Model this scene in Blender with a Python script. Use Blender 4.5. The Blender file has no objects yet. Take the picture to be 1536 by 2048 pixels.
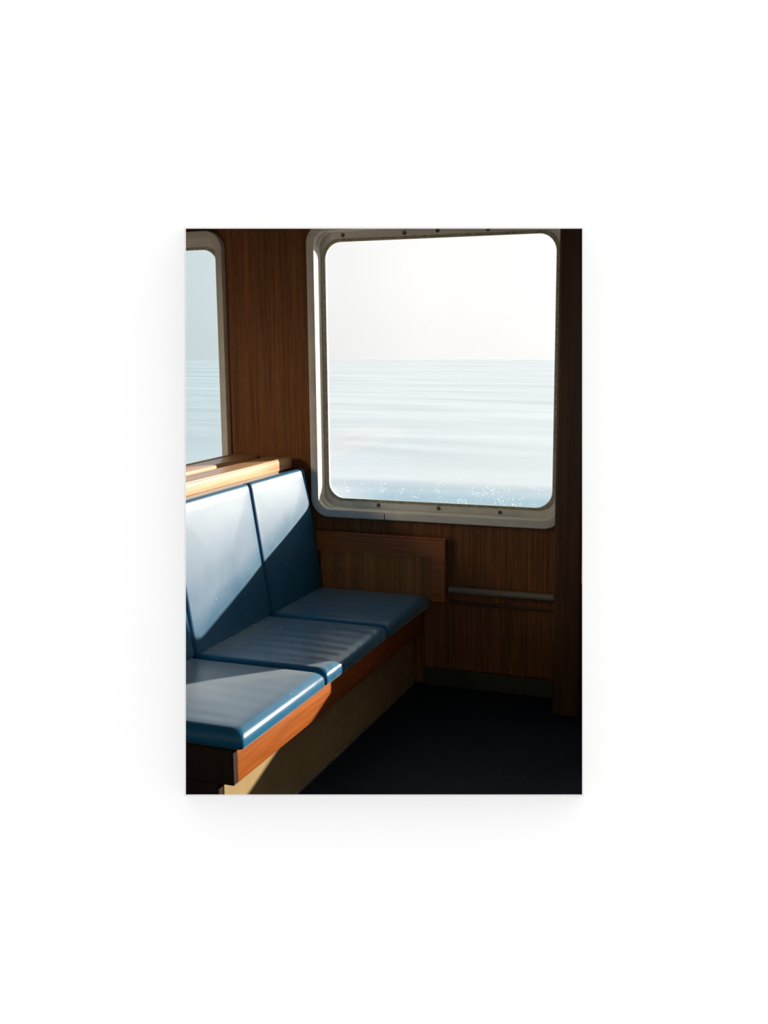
import bpy, bmesh, math, random
from mathutils import Vector, Matrix
random.seed(4)
sc = bpy.context.scene
COL = sc.collection

# ------------------------------------------------------------------ camera
FPX = 2095.4                       # focal length in pixels of the 1536 x 2048 frame
EYE = Vector((0, 0, 1.516))
FWD = Vector((-0.35240601, 0.92084392, -0.1669026))
RGT = Vector((0.93445105, 0.35597714, -0.00902792))
UPV = Vector((-0.0511002, 0.1591438, 0.98593206))
cam = bpy.data.cameras.new('camera'); camo = bpy.data.objects.new('camera', cam); COL.objects.link(camo)
M = Matrix((RGT, UPV, -FWD)).transposed().to_4x4(); M.translation = EYE
camo.matrix_world = M
cam.sensor_fit = 'VERTICAL'; cam.sensor_height = 36; cam.lens = FPX / 2048 * 36
cam.clip_start = 0.05; cam.clip_end = 3000
sc.camera = camo
sc.view_settings.view_transform = 'Standard'; sc.view_settings.look = 'None'
sc.view_settings.exposure = 0.0; sc.view_settings.gamma = 1.0
sc.view_settings.use_curve_mapping = False

# ------------------------------------------------------------------ world: bright sea haze
w = bpy.data.worlds.new('haze'); sc.world = w; w.use_nodes = True
nt = w.node_tree; N = nt.nodes; N.clear(); K = nt.links
tc = N.new('ShaderNodeTexCoord'); sx = N.new('ShaderNodeSeparateXYZ'); K.new(tc.outputs['Generated'], sx.inputs[0])
# azimuth term: hazier and brighter towards the sun (right), duller to the left
hz = N.new('ShaderNodeMapRange'); hz.inputs['From Min'].default_value = -.03; hz.inputs['From Max'].default_value = .06
hz.inputs['To Min'].default_value = .945; hz.interpolation_type = 'SMOOTHSTEP'; K.new(sx.outputs[2], hz.inputs[0])
r1 = N.new('ShaderNodeValToRGB'); e = r1.color_ramp.elements
r1.color_ramp.interpolation = 'EASE'
e[0].position = 0.12; e[0].color = (0.70, 0.76, 0.79, 1)
e[1].position = 0.60; e[1].color = (1.8, 1.75, 1.65, 1)
m_ = e.new(0.235); m_.color = (0.86, 0.90, 0.91, 1)
m_ = e.new(0.29); m_.color = (.99, 1.0, .99, 1)
m_ = e.new(0.35); m_.color = (1.10, 1.09, 1.07, 1)
for p_, c_ in ((.46, (1.2, 1.19, 1.16, 1)), (.80, (4.5, 4.2, 3.8, 1)), (1.0, (3.0, 3.0, 2.9, 1))):
    m_ = e.new(p_); m_.color = c_
ma = N.new('ShaderNodeMath'); ma.operation = 'MULTIPLY_ADD'; ma.inputs[1].default_value = .5; ma.inputs[2].default_value = .5
K.new(sx.outputs[0], ma.inputs[0]); K.new(ma.outputs[0], r1.inputs[0])
# behind the camera: open bright overcast
r2 = N.new('ShaderNodeMapRange'); r2.inputs['From Min'].default_value = -.05; r2.inputs['From Max'].default_value = .45
K.new(sx.outputs[1], r2.inputs[0])
zc = N.new('ShaderNodeMapRange'); zc.inputs['From Min'].default_value = -1; zc.inputs['From Max'].default_value = 1
zc.inputs['To Min'].default_value = 0.93; zc.inputs['To Max'].default_value = 1.31
K.new(sx.outputs[2], zc.inputs[0])
zcol = N.new('ShaderNodeCombineColor'); [K.new(zc.outputs[0], zcol.inputs[i]) for i in range(3)]
mx = N.new('ShaderNodeMix'); mx.data_type = 'RGBA'
K.new(r2.outputs[0], mx.inputs[0]); K.new(zcol.outputs[0], mx.inputs[6]); K.new(r1.outputs[0], mx.inputs[7])
bg = N.new('ShaderNodeBackground'); K.new(mx.outputs[2], bg.inputs[0])
hb = N.new('ShaderNodeMix'); hb.data_type = 'FLOAT'; hb.inputs[2].default_value = 1.0   # haze thickens towards the horizon at sea
K.new(r2.outputs[0], hb.inputs[0]); K.new(hz.outputs[0], hb.inputs[3]); K.new(hb.outputs[0], bg.inputs[1])
wo = N.new('ShaderNodeOutputWorld'); K.new(bg.outputs[0], wo.inputs[0])

# ------------------------------------------------------------------ sun, low over the sea ahead and to the right
SUN = Vector((-0.85, -1.0, -0.30))
sl = bpy.data.lights.new('sun', 'SUN'); sl.energy = 11.0; sl.color = (1.0, 0.86, 0.70); sl.angle = math.radians(0.6)
so = bpy.data.objects.new('sun', sl); COL.objects.link(so)
so.rotation_euler = SUN.to_track_quat('-Z', 'Y').to_euler(); so.location = (8, 14, 6)

# ------------------------------------------------------------------ material helpers
def mat(name):
    m = bpy.data.materials.new(name); m.use_nodes = True
    return m, m.node_tree.nodes, m.node_tree.links, m.node_tree.nodes['Principled BSDF']

def coords(N, K, scale=(1, 1, 1), kind='Object'):
    t = N.new('ShaderNodeTexCoord'); mp = N.new('ShaderNodeMapping'); mp.inputs['Scale'].default_value = scale
    K.new(t.outputs[kind], mp.inputs[0]); return mp.outputs[0]

def noise(N, K, vec, scale, detail=3, rough=.5, dist=0):
    n = N.new('ShaderNodeTexNoise'); n.inputs['Scale'].default_value = scale; n.inputs['Detail'].default_value = detail
    n.inputs['Roughness'].default_value = rough; n.inputs['Distortion'].default_value = dist
    K.new(vec, n.inputs['Vector']); return n.outputs['Fac']

def ramp(N, K, fac, stops, interp='LINEAR'):
    r = N.new('ShaderNodeValToRGB'); r.color_ramp.interpolation = interp; e = r.color_ramp.elements
    e[0].position, e[0].color = stops[0][0], (*stops[0][1], 1)
    e[1].position, e[1].color = stops[-1][0], (*stops[-1][1], 1)
    for p, c in stops[1:-1]: q = e.new(p); q.color = (*c, 1)
    K.new(fac, r.inputs[0]); return r.outputs['Color']

def mixc(N, K, fac, a, b, mode='MIX'):
    m = N.new('ShaderNodeMix'); m.data_type = 'RGBA'; m.blend_type = mode
    if isinstance(fac, float): m.inputs[0].default_value = fac
    else: K.new(fac, m.inputs[0])
    for i, v in ((6, a), (7, b)):
        if isinstance(v, tuple): m.inputs[i].default_value = (*v, 1)
        else: K.new(v, m.inputs[i])
    return m.outputs[2]

def bump(N, K, h, strength, dist, prev=None):
    b = N.new('ShaderNodeBump'); b.inputs['Strength'].default_value = strength; b.inputs['Distance'].default_value = dist
    K.new(h, b.inputs['Height'])
    if prev is not None: K.new(prev, b.inputs['Normal'])
    return b.outputs['Normal']

def plain(name, col, rough=.5, var=.12, nscale=12, spec=.5, metal=0.0):
    m, N, K, P = mat(name); v = coords(N, K)
    n = noise(N, K, v, nscale, 5, .6)
    lo = tuple(c * (1 - var) for c in col); hi = tuple(min(1, c * (1 + var)) for c in col)
    K.new(ramp(N, K, n, [(.3, lo), (.7, hi)]), P.inputs['Base Color'])
    P.inputs['Roughness'].default_value = rough; P.inputs['Specular IOR Level'].default_value = spec
    P.inputs['Metallic'].default_value = metal
    K.new(bump(N, K, n, .08, .01), P.inputs['Normal'])
    return m

def reeded(name, dark, light, axis='X', pitch=.0075, rough=.5, depth=.0022):
    """vertical reeded softwood panelling"""
    m, N, K, P = mat(name)
    t = N.new('ShaderNodeTexCoord'); s = N.new('ShaderNodeSeparateXYZ'); K.new(t.outputs['Object'], s.inputs[0])
    big = noise(N, K, coords(N, K, (1, 1, .25)), 5.0, 3)
    wob = N.new('ShaderNodeMath'); wob.operation = 'MULTIPLY'; wob.inputs[1].default_value = .012; K.new(big, wob.inputs[0])
    ad = N.new('ShaderNodeMath'); ad.operation = 'ADD'; K.new(s.outputs[axis], ad.inputs[0]); K.new(wob.outputs[0], ad.inputs[1])
    mu = N.new('ShaderNodeMath'); mu.operation = 'MULTIPLY'; mu.inputs[1].default_value = 2 * math.pi / pitch; K.new(ad.outputs[0], mu.inputs[0])
    si = N.new('ShaderNodeMath'); si.operation = 'SINE'; K.new(mu.outputs[0], si.inputs[0])
    h = N.new('ShaderNodeMath'); h.operation = 'MULTIPLY_ADD'; h.inputs[1].default_value = .5; h.inputs[2].default_value = .5; K.new(si.outputs[0], h.inputs[0])
    grain = noise(N, K, coords(N, K, (90, 90, 2.0)), 1.0, 5, .6)
    g2 = noise(N, K, coords(N, K, (14, 14, .6)), 1.0, 3, .5)
    hh = N.new('ShaderNodeMath'); hh.operation = 'MULTIPLY'; K.new(h.outputs[0], hh.inputs[0]); K.new(ramp(N, K, grain, [(.35, (.35,)*3), (.6, (1,)*3)]), hh.inputs[1])
    c = mixc(N, K, hh.outputs[0], dark, light)
    c = mixc(N, K, .55, c, ramp(N, K, g2, [(.3, (.55, .5, .5)), (.7, (1.25, 1.2, 1.15))]), 'MULTIPLY')
    K.new(c, P.inputs['Base Color']); P.inputs['Roughness'].default_value = rough
    K.new(bump(N, K, h.outputs[0], .9, depth, bump(N, K, grain, .3, .001)), P.inputs['Normal'])
    return m

def timber(name, dark, light, scale=(3, 60, 60), rough=.35, coat=.3):
    m, N, K, P = mat(name)
    g = noise(N, K, coords(N, K, scale), 1.0, 6, .6, .4); b = noise(N, K, coords(N, K, tuple(s / 8 for s in scale)), 1.0, 3)
    c = ramp(N, K, g, [(.3, dark), (.65, light)])
    c = mixc(N, K, .5, c, ramp(N, K, b, [(.3, (.7, .68, .66)), (.7, (1.15, 1.12, 1.1))]), 'MULTIPLY')
    K.new(c, P.inputs['Base Color']); P.inputs['Roughness'].default_value = rough
    P.inputs['Coat Weight'].default_value = coat; P.inputs['Coat Roughness'].default_value = .25
    K.new(bump(N, K, g, .25, .001), P.inputs['Normal'])
    return m

def vinyl(name, base, worn, rough, seat=False, creased=False):
    m, N, K, P = mat(name)
    v = coords(N, K); n = noise(N, K, v, 7, 5, .6); fine = noise(N, K, coords(N, K, (160, 160, 40)), 1.0, 4, .6)
    c = mixc(N, K, ramp(N, K, n, [(.35, (0,)*3), (.8, (.55,)*3)]), base, worn)
    # small pale scuffs and specks
    vo = N.new('ShaderNodeTexVoronoi'); vo.inputs['Scale'].default_value = 34
    K.new(coords(N, K, (1, 1.0, .55)), vo.inputs['Vector'])
    sp = ramp(N, K, vo.outputs['Distance'], [(.05, (1,)*3), (.08, (0,)*3)])
    gate = ramp(N, K, noise(N, K, v, 9, 2), [(.52, (0,)*3), (.60, (1,)*3)])
    spk = mixc(N, K, 1.0, sp, gate, 'MULTIPLY')
    c = mixc(N, K, spk, c, (.62, .64, .62))
    K.new(c, P.inputs['Base Color'])
    K.new(ramp(N, K, n, [(.3, (rough - .02,)*3), (.7, (rough + .03,)*3)]), P.inputs['Roughness'])
    P.inputs['Specular IOR Level'].default_value = .55 if seat else .65
    nm = bump(N, K, fine, .10, .0008)
    if seat:      # shallow creases running across the pad
        wv = N.new('ShaderNodeTexWave'); wv.bands_direction = 'Y'; wv.inputs['Scale'].default_value = 4.2
        wv.inputs['Distortion'].default_value = 6.0; wv.inputs['Detail'].default_value = 1.0; wv.inputs['Detail Scale'].default_value = .4
        K.new(coords(N, K, (.25, 1, 1)), wv.inputs['Vector'])
        g_ = ramp(N, K, noise(N, K, coords(N, K, (2.2, 2.2, 1)), 1.0, 1), [(.30, (0,)*3), (.70, (1,)*3)])
        wf = mixc(N, K, 1.0, wv.outputs['Color'], g_, 'MULTIPLY')
        nm = bump(N, K, wf, .34 if creased else .05, .006, nm)
        P.inputs['Sheen Weight'].default_value = .5; P.inputs['Sheen Roughness'].default_value = .35; P.inputs['Sheen Tint'].default_value = (1, .93, .82, 1)
        nm = bump(N, K, noise(N, K, coords(N, K, (2, 5, 1)), 1.0, 0), .25, .012, nm)
    else:
        nm = bump(N, K, noise(N, K, coords(N, K, (3, 3, 3)), 1.0, 2), .25, .012, nm)
    K.new(nm, P.inputs['Normal'])
    return m

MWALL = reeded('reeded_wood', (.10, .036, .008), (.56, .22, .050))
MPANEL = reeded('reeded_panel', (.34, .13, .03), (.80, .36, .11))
MPILLAR = timber('dark_timber', (.05, .019, .005), (.11, .042, .010), (60, 60, 2), .5, .1)
MORANGE = timber('orange_timber', (.36, .095, .015), (.54, .16, .03), (60, 3, 60), .38, .3)
MRAIL = timber('pale_timber', (.55, .30, .16), (.85, .55, .33), (50, 2.2, 50), .4, .4)
MREDW = timber('red_timber', (.36, .10, .02), (.50, .16, .036), (3, 60, 60), .4, .3)
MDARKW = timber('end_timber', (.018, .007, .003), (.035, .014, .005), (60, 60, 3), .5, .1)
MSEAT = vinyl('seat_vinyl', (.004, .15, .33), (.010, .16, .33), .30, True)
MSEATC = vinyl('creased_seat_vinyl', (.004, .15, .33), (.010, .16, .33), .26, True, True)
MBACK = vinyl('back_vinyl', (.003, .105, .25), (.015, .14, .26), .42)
MCREAM = plain('cream_paint', (.40, .30, .14), .55, .1, 6)
MFRAME = plain('window_paint', (.80, .79, .72), .42, .10, 9)
MCAULK = plain('old_sealant', (.42, .40, .30), .8, .45, 90)
MBOLT = plain('bolt_metal', (.16, .15, .12), .4, .5, 200, .6, .7)
MBASE = plain('skirting_paint', (.05, .055, .038), .5, .15, 6)
MPIPE = plain('grey_paint', (.24, .22, .17), .45, .12, 8)
MWHITE = plain('white_plaster', (.90, .90, .90), .9, .005, 4, .2)
MCEIL = plain('ceiling_paint', (.22, .19, .15), .7, .08, 4)
MDARK = plain('dark_lining', (.02, .018, .015), .9, .1, 6, .1)

def floor_mat():
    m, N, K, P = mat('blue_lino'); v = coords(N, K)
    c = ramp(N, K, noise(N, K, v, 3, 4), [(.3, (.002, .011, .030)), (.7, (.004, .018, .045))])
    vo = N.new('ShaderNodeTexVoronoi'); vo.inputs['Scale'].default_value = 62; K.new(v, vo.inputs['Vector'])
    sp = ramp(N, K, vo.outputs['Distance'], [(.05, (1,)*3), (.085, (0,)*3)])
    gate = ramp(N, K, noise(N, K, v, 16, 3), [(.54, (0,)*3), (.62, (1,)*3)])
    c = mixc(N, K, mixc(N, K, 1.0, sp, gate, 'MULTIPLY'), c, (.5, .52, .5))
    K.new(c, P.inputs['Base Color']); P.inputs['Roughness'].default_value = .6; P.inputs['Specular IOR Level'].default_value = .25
    K.new(bump(N, K, noise(N, K, v, 60, 4), .2, .001), P.inputs['Normal'])
    return m
MFLOOR = floor_mat()

def glass_mat(name, tint, dirt):
    m = bpy.data.materials.new(name); m.use_nodes = True
    N = m.node_tree.nodes; K = m.node_tree.links; N.clear()
    tr = N.new('ShaderNodeBsdfTransparent'); gl = N.new('ShaderNodeBsdfGlossy'); gl.inputs['Roughness'].default_value = .03
    df = N.new('ShaderNodeBsdfDiffuse'); df.inputs['Color'].default_value = (.8, .85, .88, 1)
    fr = N.new('ShaderNodeFresnel'); fr.inputs['IOR'].default_value = 1.45
    mA = N.new('ShaderNodeMixShader'); K.new(fr.outputs[0], mA.inputs[0]); K.new(tr.outputs[0], mA.inputs[1]); K.new(gl.outputs[0], mA.inputs[2])
    tr.inputs['Color'].default_value = (*tint, 1)
    out = N.new('ShaderNodeOutputMaterial')
    if dirt:
        # dried salt film along the foot of the pane, with spray spots
        t = N.new('ShaderNodeTexCoord'); s = N.new('ShaderNodeSeparateXYZ'); K.new(t.outputs['Object'], s.inputs[0])
        band = N.new('ShaderNodeMapRange'); band.inputs['From Min'].default_value = .895; band.inputs['From Max'].default_value = .825
        K.new(s.outputs['Z'], band.inputs[0])
        rgt = N.new('ShaderNodeMapRange'); rgt.inputs['From Min'].default_value = -1.88; rgt.inputs['From Max'].default_value = -1.6
        K.new(s.outputs['X'], rgt.inputs[0])
        bm_ = N.new('ShaderNodeMath'); bm_.operation = 'MULTIPLY'; K.new(band.outputs[0], bm_.inputs[0]); K.new(rgt.outputs[0], bm_.inputs[1])
        c = mixc(N, K, bm_.outputs[0], tint, (.74, .83, .87)); K.new(c, tr.inputs['Color'])
        vo = N.new('ShaderNodeTexVoronoi'); vo.inputs['Scale'].default_value = 95; K.new(coords(N, K), vo.inputs['Vector'])
        sp = ramp(N, K, vo.outputs['Distance'], [(.12, (1,)*3), (.20, (0,)*3)])
        gate = ramp(N, K, noise(N, K, coords(N, K), 22, 3), [(.52, (0,)*3), (.62, (1,)*3)])
        f1 = mixc(N, K, 1.0, sp, gate, 'MULTIPLY')
        b2 = N.new('ShaderNodeMapRange'); b2.inputs['From Min'].default_value = .90; b2.inputs['From Max'].default_value = .85
        K.new(s.outputs['Z'], b2.inputs[0])
        f2 = N.new('ShaderNodeMath'); f2.operation = 'MULTIPLY'; K.new(f1, f2.inputs[0]); K.new(b2.outputs[0], f2.inputs[1])
        mB = N.new('ShaderNodeMixShader'); K.new(f2.outputs[0], mB.inputs[0]); K.new(mA.outputs[0], mB.inputs[1])
        tl = N.new('ShaderNodeBsdfTranslucent'); tl.inputs['Color'].default_value = (1, 1, 1, 1); K.new(tl.outputs[0], mB.inputs[2])
        K.new(mB.outputs[0], out.inputs[0])
    else:
        K.new(mA.outputs[0], out.inputs[0])
    return m
MGLASS = glass_mat('salty_glass', (.99, .99, .99), True)
MGLASS2 = glass_mat('tinted_glass', (.88, .93, .94), False)
MGLASS3 = glass_mat('clear_glass', (.97, .97, .97), False)

def sea_mat():
    m, N, K, P = mat('sea_water')
    a = noise(N, K, coords(N, K, (.028, .09, 1)), 1.0, 2, .45, .5); b = noise(N, K, coords(N, K, (.9, 2.2, 1)), 1.0, 3, .5)
    P.inputs['Base Color'].default_value = (.36, .42, .47, 1)
    P.inputs['Roughness'].default_value = .45; P.inputs['IOR'].default_value = 1.33
    K.new(bump(N, K, a, 1.0, 1.2, bump(N, K, b, .3, .06)), P.inputs['Normal'])
    return m
MSEA = sea_mat()

# ------------------------------------------------------------------ mesh helpers
def obj(name, bm, m, parent=None, smooth=None, **props):
    bmesh.ops.recalc_face_normals(bm, faces=bm.faces[:])
    me = bpy.data.meshes.new(name); bm.to_mesh(me); bm.free()
    if m: me.materials.append(m)
    if smooth:
        me.polygons.foreach_set('use_smooth', [True] * len(me.polygons))
        me.set_sharp_from_angle(angle=math.radians(smooth))
    o = bpy.data.objects.new(name, me); COL.objects.link(o)
    if parent: o.parent = parent
    for k, v in props.items(): o[k] = v
    return o

def thing(name, label, category, loc=(0, 0, 0), **kw):
    o = bpy.data.objects.new(name, None); COL.objects.link(o); o.location = loc; o.empty_display_size = .1
    o['label'] = label; o['category'] = category
    for k, v in kw.items(): o[k] = v
    return o

def box(bm, lo, hi, bev=0, seg=3):
    vs = [bm.verts.new((x, y, z)) for x in (lo[0], hi[0]) for y in (lo[1], hi[1]) for z in (lo[2], hi[2])]
    q = [(0, 1, 3, 2), (4, 6, 7, 5), (0, 4, 5, 1), (2, 3, 7, 6), (0, 2, 6, 4), (1, 5, 7, 3)]
    fs = [bm.faces.new([vs[i] for i in f]) for f in q]
    if bev:
        es = {e for f in fs for e in f.edges}
        bmesh.ops.bevel(bm, geom=list(es), offset=bev, segments=seg, profile=.5, affect='EDGES')
    return vs

def boxm(lo, hi, bev=0, seg=3):
    bm = bmesh.new(); box(bm, lo, hi, bev, seg); return bm

def rrect(x0, x1, z0, z1, r, n=10):
    pts = []
    for cx, cz, a0 in ((x1 - r, z1 - r, 0), (x0 + r, z1 - r, 90), (x0 + r, z0 + r, 180), (x1 - r, z0 + r, 270)):
        for i in range(n + 1):
            a = math.radians(a0 + 90 * i / n); pts.append((cx + r * math.cos(a), cz + r * math.sin(a)))
    return pts

def loft(bm, loops, closed=False):
    """bridge equal-count loops of 3-D points"""
    vl = [[bm.verts.new(p) for p in l] for l in loops]
    pairs = list(zip(vl, vl[1:])) + ([(vl[-1], vl[0])] if closed else [])
    n = len(vl[0])
    for a, b in pairs:
        for i in range(n): bm.faces.new((a[i], a[(i + 1) % n], b[(i + 1) % n], b[i]))
    return vl

def holed_slab(outer, holes, to3d, t0, t1):
    """flat slab with holes: outlines are 2-D, to3d(u, v, t) places them"""
    bm = bmesh.new(); es = []
    for loop in [outer] + holes:
        vs = [bm.verts.new(to3d(u, v, t0)) for u, v in loop]
        es += [bm.edges.new((vs[i], vs[(i + 1) % len(vs)])) for i in range(len(vs))]
    bmesh.ops.triangle_fill(bm, use_beauty=True, edges=es)
    d = Vector(to3d(0, 0, t1)) - Vector(to3d(0, 0, t0))
    r = bmesh.ops.extrude_face_region(bm, geom=bm.faces[:])
    bmesh.ops.translate(bm, verts=[v for v in r['geom'] if isinstance(v, bmesh.types.BMVert)], vec=d)
    return bm

# white surround of the view, a made-up wall square to the line of sight
DW, TH, LIP = 1.40, 0.006, 0.066
def ww(u, v, d): return EYE + RGT * u + UPV * v + FWD * d
def cutfront(bm, off=0.0):
    bmesh.ops.bisect_plane(bm, geom=bm.verts[:] + bm.edges[:] + bm.faces[:], plane_co=ww(0, 0, DW + TH + off), plane_no=FWD, clear_inner=True)
    bmesh.ops.holes_fill(bm, edges=[e for e in bm.edges if e.is_boundary])
    return bm

# ------------------------------------------------------------------ structure
YW, X0, X1, ZC = 4.2, -4.2, 1.30, 2.35
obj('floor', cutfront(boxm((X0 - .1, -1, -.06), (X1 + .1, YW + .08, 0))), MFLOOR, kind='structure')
obj('ceiling', cutfront(boxm((X0 - .1, -1, ZC), (X1 + .1, YW + .08, ZC + .06))), MCEIL, kind='structure')
obj('wall_left', cutfront(boxm((X0 - .1, -1, 0), (X0, YW + .08, ZC))), MWALL, kind='structure')
obj('wall_right', cutfront(boxm((X1, -1, 0), (X1 + .1, YW + .08, ZC))), MWALL, kind='structure')
# window openings in the far wall: pane rectangle (x0, x1, z0, z1)
WINS = [(-1.887, -.872, .795, 1.914), (-3.42, -2.405, .795, 1.905), (-.61, .45, .62, 1.914)]
holes = [rrect(a - .028, b + .028, c - .042, d + .042, .10) for a, b, c, d in WINS]
bm = holed_slab([(X0, 0), (X1, 0), (X1, ZC), (X0, ZC)], holes, lambda u, v, t: (u, t, v), YW, YW + .07)
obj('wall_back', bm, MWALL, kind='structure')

def window(name, rect, glass, bolts, joint=None):
    a, b, c, d = rect; n = 12
    root = bpy.data.objects.new(name, None); COL.objects.link(root); root['kind'] = 'structure'; root.location = (0, 0, 0)
    def L(g, y, r, gz=None):
        gz = g if gz is None else gz
        return [(x, y, z) for x, z in rrect(a - g, b + g, c - gz, d + gz, r, n)]
    bm = bmesh.new()      # raised flange, reveal and recessed bolting face, one moulded frame
    loft(bm, [L(.056, YW - .001, .085, .072), L(.056, YW - .024, .085, .072), L(.052, YW - .030, .081, .068), L(.027, YW - .030, .060, .043),
              L(.021, YW - .026, .056, .037), L(.014, YW + .036, .062, .033), L(.009, YW + .040, .066, .026), L(.0, YW + .040, .075, .0),
              L(.0, YW + .052, .075, .0), L(.026, YW + .052, .1, .040), L(.026, YW - .001, .1, .040)], closed=True)
    obj('window_frame', bm, MFRAME, root, smooth=40)
    bm = bmesh.new()
    loft(bm, [L(.007, YW + .0395, .072), L(.006, YW + .0360, .072), L(.001, YW + .0355, .072), L(-.0035, YW + .0375, .072), L(-.0035, YW + .0395, .072)])
    obj('seal', bm, MCAULK, root, smooth=40)
    bm = bmesh.new()
    loft(bm, [L(-.0035, YW + .038, .072), L(-.006, YW + .037, .072), L(-.006, YW + .048, .072), L(-.0035, YW + .048, .072)], closed=True)
    obj('glazing_bead', bm, plain('bead_paint', (.85, .85, .80), .4), root, smooth=40)
    bm = bmesh.new(); p1 = L(-.001, YW + .043, .074); p2 = L(-.001, YW + .046, .074)
    vl = loft(bm, [p1, p2]); bm.faces.new(vl[0]); bm.faces.new(vl[1][::-1])
    obj('pane', bm, glass, root)
    for bx, bz in bolts:
        bm = bmesh.new()
        r = bmesh.ops.create_cone(bm, cap_ends=True, segments=20, radius1=.0092, radius2=.0085, depth=.002, matrix=Matrix.Translation((bx, YW + .0385, bz)) @ Matrix.Rotation(math.pi / 2, 4, 'X'))
        bmesh.ops.create_cone(bm, cap_ends=True, segments=12, radius1=.0044, radius2=.0058, depth=.004, matrix=Matrix.Translation((bx, YW + .036, bz)) @ Matrix.Rotation(math.pi / 2, 4, 'X'))
        obj('bolt', bm, MBOLT, root, smooth=30)
    if joint:
        obj('joint_gap', boxm((joint - .0015, YW - .0312, c - .071), (joint + .0015, YW - .0285, c - .042)), MDARK, root)
    return root
window('window_1', WINS[0], MGLASS, [(-1.648, .776), (-1.371, .776), (-1.099, .772), (-1.799, 1.936), (-1.375, 1.938), (-1.52, 1.934), (-1.16, 1.934)], -1.594)
window('window_2', WINS[1], MGLASS2, [(-2.7, 1.93), (-3.1, 1.93)])
window('added_window', WINS[2], MGLASS3, [(-.2, 1.93), (.1, .60)])  # unseen window, added to let sun onto the near seat and fascia
# skirting, panel joint batten and grab rail on the far wall right of the bench
bm = bmesh.new(); box(bm, (-1.42, YW - .020, 0), (X1, YW - .0005, .078), .004, 2)
obj('baseboard_back', bm, MBASE, kind='structure')
bm = bmesh.new(); box(bm, (-1.30, YW - .012, .372), (X1, YW - .0005, .386), .004, 2)
obj('trim_2', bm, MPILLAR, kind='structure', label='thin dark wooden batten on the back wall below the grey rail')
# column in front of the far wall at the right
bm = boxm((-.816, 3.985, 0), (-.705, YW - .001, ZC), .012, 4)
obj('trim_3', bm, MPILLAR, kind='structure', label='dark brown timber column beside the large window', smooth=40)

rail = thing('handrail', 'dull grey painted rail running low along the panelled wall between bench and dark column', 'handrail', (-1.06, YW - .03, .44))
bm = bmesh.new(); box(bm, (-.245, -.013, -.014), (.245, .013, .014), .011, 5)
obj('rail', bm, MPIPE, rail, smooth=40)
for x in (-.20, .17):
    obj('bracket', boxm((x - .01, .012, -.010), (x + .01, .0295, .010), .002, 1), MPIPE, rail)

# unseen fill lamp, added to brighten the far wall and window frames
LX, LY, LZ = -2.85, 2.70, 1.50
lamp = thing('added_fill_lamp', 'added warm fill lamp, out of view behind the back-to-back benches', 'lamp', (LX, LY, LZ))
bm = bmesh.new(); bmesh.ops.create_cone(bm, cap_ends=True, segments=40, radius1=.17, radius2=.18, depth=.03, matrix=Matrix.Translation((0, 0, -.016)))
obj('fill_lamp_base', bm, MPIPE, lamp, smooth=40)
obj('stem', boxm((-.01, -.01, -.001), (.01, .01, ZC - LZ)), MPIPE, lamp)
md, N_, K_, P_ = mat('fill_lamp_glow'); P_.inputs['Base Color'].default_value = (.9, .85, .75, 1)
P_.inputs['Emission Color'].default_value = (1, .85, .62, 1); P_.inputs['Emission Strength'].default_value = 62.0
bm = bmesh.new(); bmesh.ops.create_uvsphere(bm, u_segments=32, v_segments=16, radius=.15, matrix=Matrix.Translation((0, 0, -.032)) @ Matrix.Scale(.5, 4, (0, 0, 1)))
bmesh.ops.bisect_plane(bm, geom=bm.verts[:] + bm.edges[:] + bm.faces[:], plane_co=(0, 0, -.0325), plane_no=(0, 0, 1), clear_outer=True)
obj('fill_lamp_emitter', bm, md, lamp, smooth=40)

# white surround, and the lip added round its opening for a soft shadow
def hw(d, e=0): return 396.2 / FPX * d + e, 565.8 / FPX * d + e
cv = (1024 - 1023.2) / FPX
def rect_uv(d, e):
    a, b = hw(d, e); return [(-a, -b + cv * d), (a, -b + cv * d), (a, b + cv * d), (-a, b + cv * d)]
bm = holed_slab([(-4.9, -1.45), (2.2, -1.45), (2.2, 1.25), (-4.9, 1.25)], [rect_uv(DW + TH, .0003)], ww, DW, DW + TH)
obj('white_surround', bm, MWHITE, kind='structure')
bm = bmesh.new()
D1 = DW - LIP
def lp(d, e): return [ww(u, v, d) for u, v in rect_uv(d, e)]
loft(bm, [lp(DW + .001, .0019), lp(D1, .0010), lp(D1, 0), lp(DW + TH, .0001), lp(DW + TH, .0002)], closed=True)
obj('shadow_lip', bm, plain('lip_paint', (.66, .66, .66), .8, .01), kind='structure', label='thin lip added round the rectangular opening for its soft edge shadow')

# ------------------------------------------------------------------ the bench
BY0, BY1 = 2.475, 4.162
ZS = .414                                # seat top
def crown(bm, f):
    for v in bm.verts: v.co = f(v.co.copy())

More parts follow.
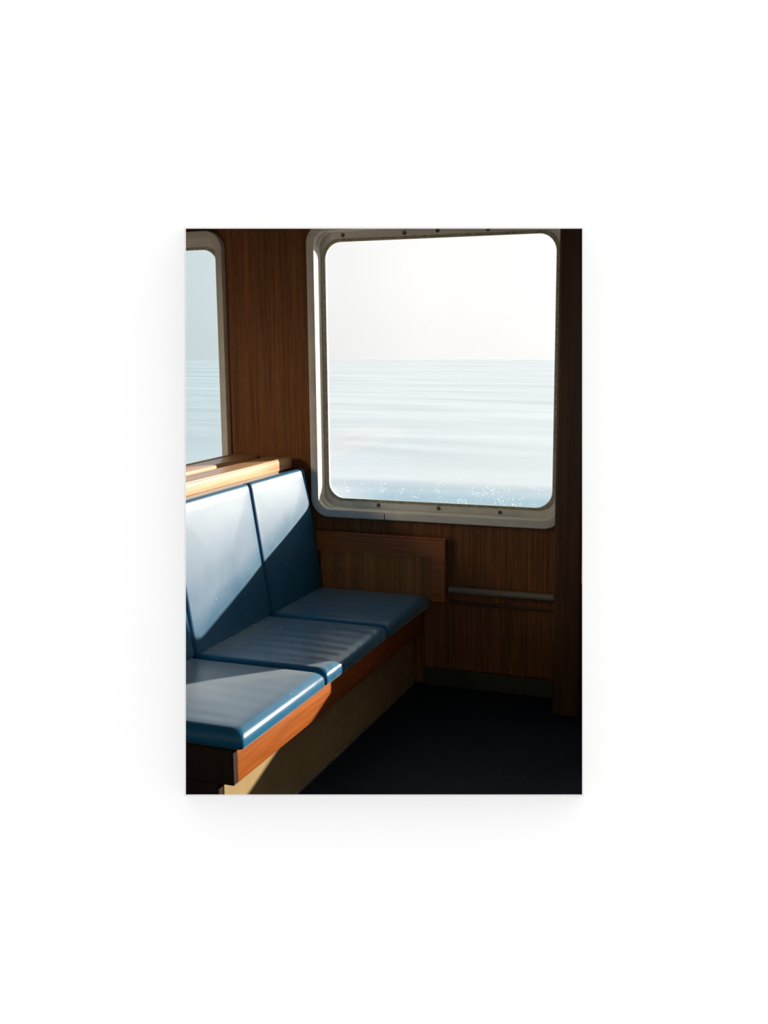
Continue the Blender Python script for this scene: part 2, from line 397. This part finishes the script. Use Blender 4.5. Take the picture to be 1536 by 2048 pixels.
def pad(w_, l_, t_, r, seg=6, nx=14, ny=14, puff=.006):
    """upholstered slab in its own frame: x 0..w_, y 0..l_, top at z=0, thickness t_"""
    bm = bmesh.new(); R = r; rb = r * .45
    # cross-section swept as rounded rect loops: plan outline inset for each height
    loops = []
    def ring(ins, z, rc): return [(x, y, z) for x, y in rrect(ins, w_ - ins, ins, l_ - ins, max(rc, .003), 5)]
    for i in range(5): a = math.pi / 2 * i / 4; loops.append(ring(rb * (1 - math.sin(a)), -t_ + rb * (1 - math.cos(a)), .016))
    for i in range(seg + 1): a = math.pi / 2 * i / seg; loops.append(ring(R * (1 - math.cos(a)), -R + R * math.sin(a), .016 + (R * (1 - math.cos(a))) * .2))
    vl = loft(bm, loops); bm.faces.new(vl[0][::-1])
    # domed top: inset rings
    for k in range(1, 9):
        f = k / 9; ins = R + f * (min(w_, l_) / 2 - R)
        nr = [bm.verts.new((x, y, puff * math.sin(f * math.pi / 2))) for x, y in rrect(ins, w_ - ins, ins, l_ - ins, .012 + .01 * (1 - f), 5)]
        pr = vl[-1]; n = len(nr)
        for i in range(n): bm.faces.new((pr[i], pr[(i + 1) % n], nr[(i + 1) % n], nr[i]))
        vl.append(nr)
    bm.faces.new(vl[-1])
    return bm

DIV = [BY0, 3.062, 3.645, BY1]
TILT = math.atan2(.082, .535)
def build_bench(flip, name, label, yend):
    root = thing(name, label, 'bench', (-1.66 if not flip else -2.70, (BY0 + BY1) / 2, 0))
    base = Vector(root.location)
    def P(bm):
        if flip:
            for v in bm.verts: v.co.x = -4.36 - v.co.x
            bmesh.ops.reverse_faces(bm, faces=bm.faces[:])
        for v in bm.verts: v.co -= base
        return bm
    obj('base_panel', P(boxm((-1.485, BY0 + .03, 0), (-1.462, BY1, .262))), MCREAM, root)
    obj('kick_strip', P(boxm((-1.462, BY0 + .03, 0), (-1.456, BY1, .012), .002, 1)), MPIPE, root)
    obj('fascia', P(boxm((-1.437, BY0 + .024, .250), (-1.412, BY1 - .002, .357), .003, 2)), MORANGE, root, smooth=40)
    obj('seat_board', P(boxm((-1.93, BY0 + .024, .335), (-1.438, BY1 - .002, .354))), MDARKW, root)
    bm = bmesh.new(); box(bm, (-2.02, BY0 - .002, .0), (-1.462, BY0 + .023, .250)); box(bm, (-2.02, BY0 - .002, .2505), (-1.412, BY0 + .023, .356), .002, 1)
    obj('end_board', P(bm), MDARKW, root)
    for i in range(3):
        a, b = DIV[i] + .0025, DIV[i + 1] - .0025
        bm = pad(.545, b - a, .060, .034)
        for v in bm.verts: v.co += Vector((-1.928, a, ZS))
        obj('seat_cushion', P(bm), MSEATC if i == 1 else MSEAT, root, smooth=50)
    # reclined back pads, divided on the same lines
    ca, sa = math.cos(TILT), math.sin(TILT)
    for i in range(3):
        a, b = DIV[i] + .0025, DIV[i + 1] - .0025
        bm = pad(.545, b - a, .050, .016, puff=.004)      # local x = up the back, z = outwards
        for v in bm.verts:
            u, y, o_ = v.co
            v.co = Vector((-1.879 - u * sa + o_ * ca, a + y, .404 + u * ca + o_ * sa))
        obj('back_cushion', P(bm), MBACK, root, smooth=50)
    # board behind the back pads and the rail that caps it
    bm = bmesh.new()
    prof = [(-1.928, .36), (-2.030, .936), (-2.052, .936), (-1.955, .36)]
    va = [bm.verts.new((x, BY0 + .03, z)) for x, z in prof]; vb = [bm.verts.new((x, BY1, z)) for x, z in prof]
    for i in range(4): bm.faces.new((va[i], va[(i + 1) % 4], vb[(i + 1) % 4], vb[i]))
    bm.faces.new(va[::-1]); bm.faces.new(vb)
    obj('back_board', P(bm), MDARKW, root)
    obj('top_rail', P(boxm((-2.150, BY0 + .01, .934), (-2.026, yend, .986), .009, 4)), MRAIL, root, smooth=40)
    obj('rail_lip', P(boxm((-2.040, BY0 + .012, .9835), (-2.028, yend - .006, .9895), .0025, 2)), MRAIL, root, smooth=40)
    return root, P

bench, PB = build_bench(False, 'bench', 'blue vinyl padded bench with orange timber edge under the window', 4.165)
build_bench(True, 'bench', 'bench facing away, only its pale wooden top rail showing behind the blue backrests', 4.192)

# end panel of the bench against the far wall (arm panel)
bm = PB(boxm((-1.90, 4.168, .384), (-1.318, 4.184, .652)))
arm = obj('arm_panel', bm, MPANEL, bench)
obj('frame_board', PB(boxm((-1.915, 4.160, .574), (-1.318, 4.1678, .652))), MREDW, arm)
obj('frame_board', PB(boxm((-1.375, 4.1602, .384), (-1.318, 4.1678, .5738))), MREDW, arm)
obj('cap', PB(boxm((-1.915, 4.154, .652), (-1.312, 4.186, .662), .003, 2)), MORANGE, arm, smooth=40)
for x, z in ((-1.326, .560), (-1.345, .530), (-1.349, .475), (-1.340, .460), (-1.336, .435), (-1.352, .495)):
    bm = bmesh.new()
    bmesh.ops.create_cone(bm, cap_ends=True, segments=14, radius1=.0032, radius2=.0026, depth=.0016, matrix=Matrix.Translation((x, 4.1596, z)) @ Matrix.Rotation(math.pi / 2, 4, 'X'))
    obj('screw', PB(bm), MBOLT, arm)

# ------------------------------------------------------------------ the sea outside
bm = bmesh.new()
vs = [bm.verts.new(p) for p in ((-260, 9, -3), (160, 9, -3), (160, 178, -3), (-260, 178, -3))]
bm.faces.new(vs)
obj('sea', bm, MSEA, kind='stuff', label='pale hazy sea with soft low waves outside the windows', category='sea')
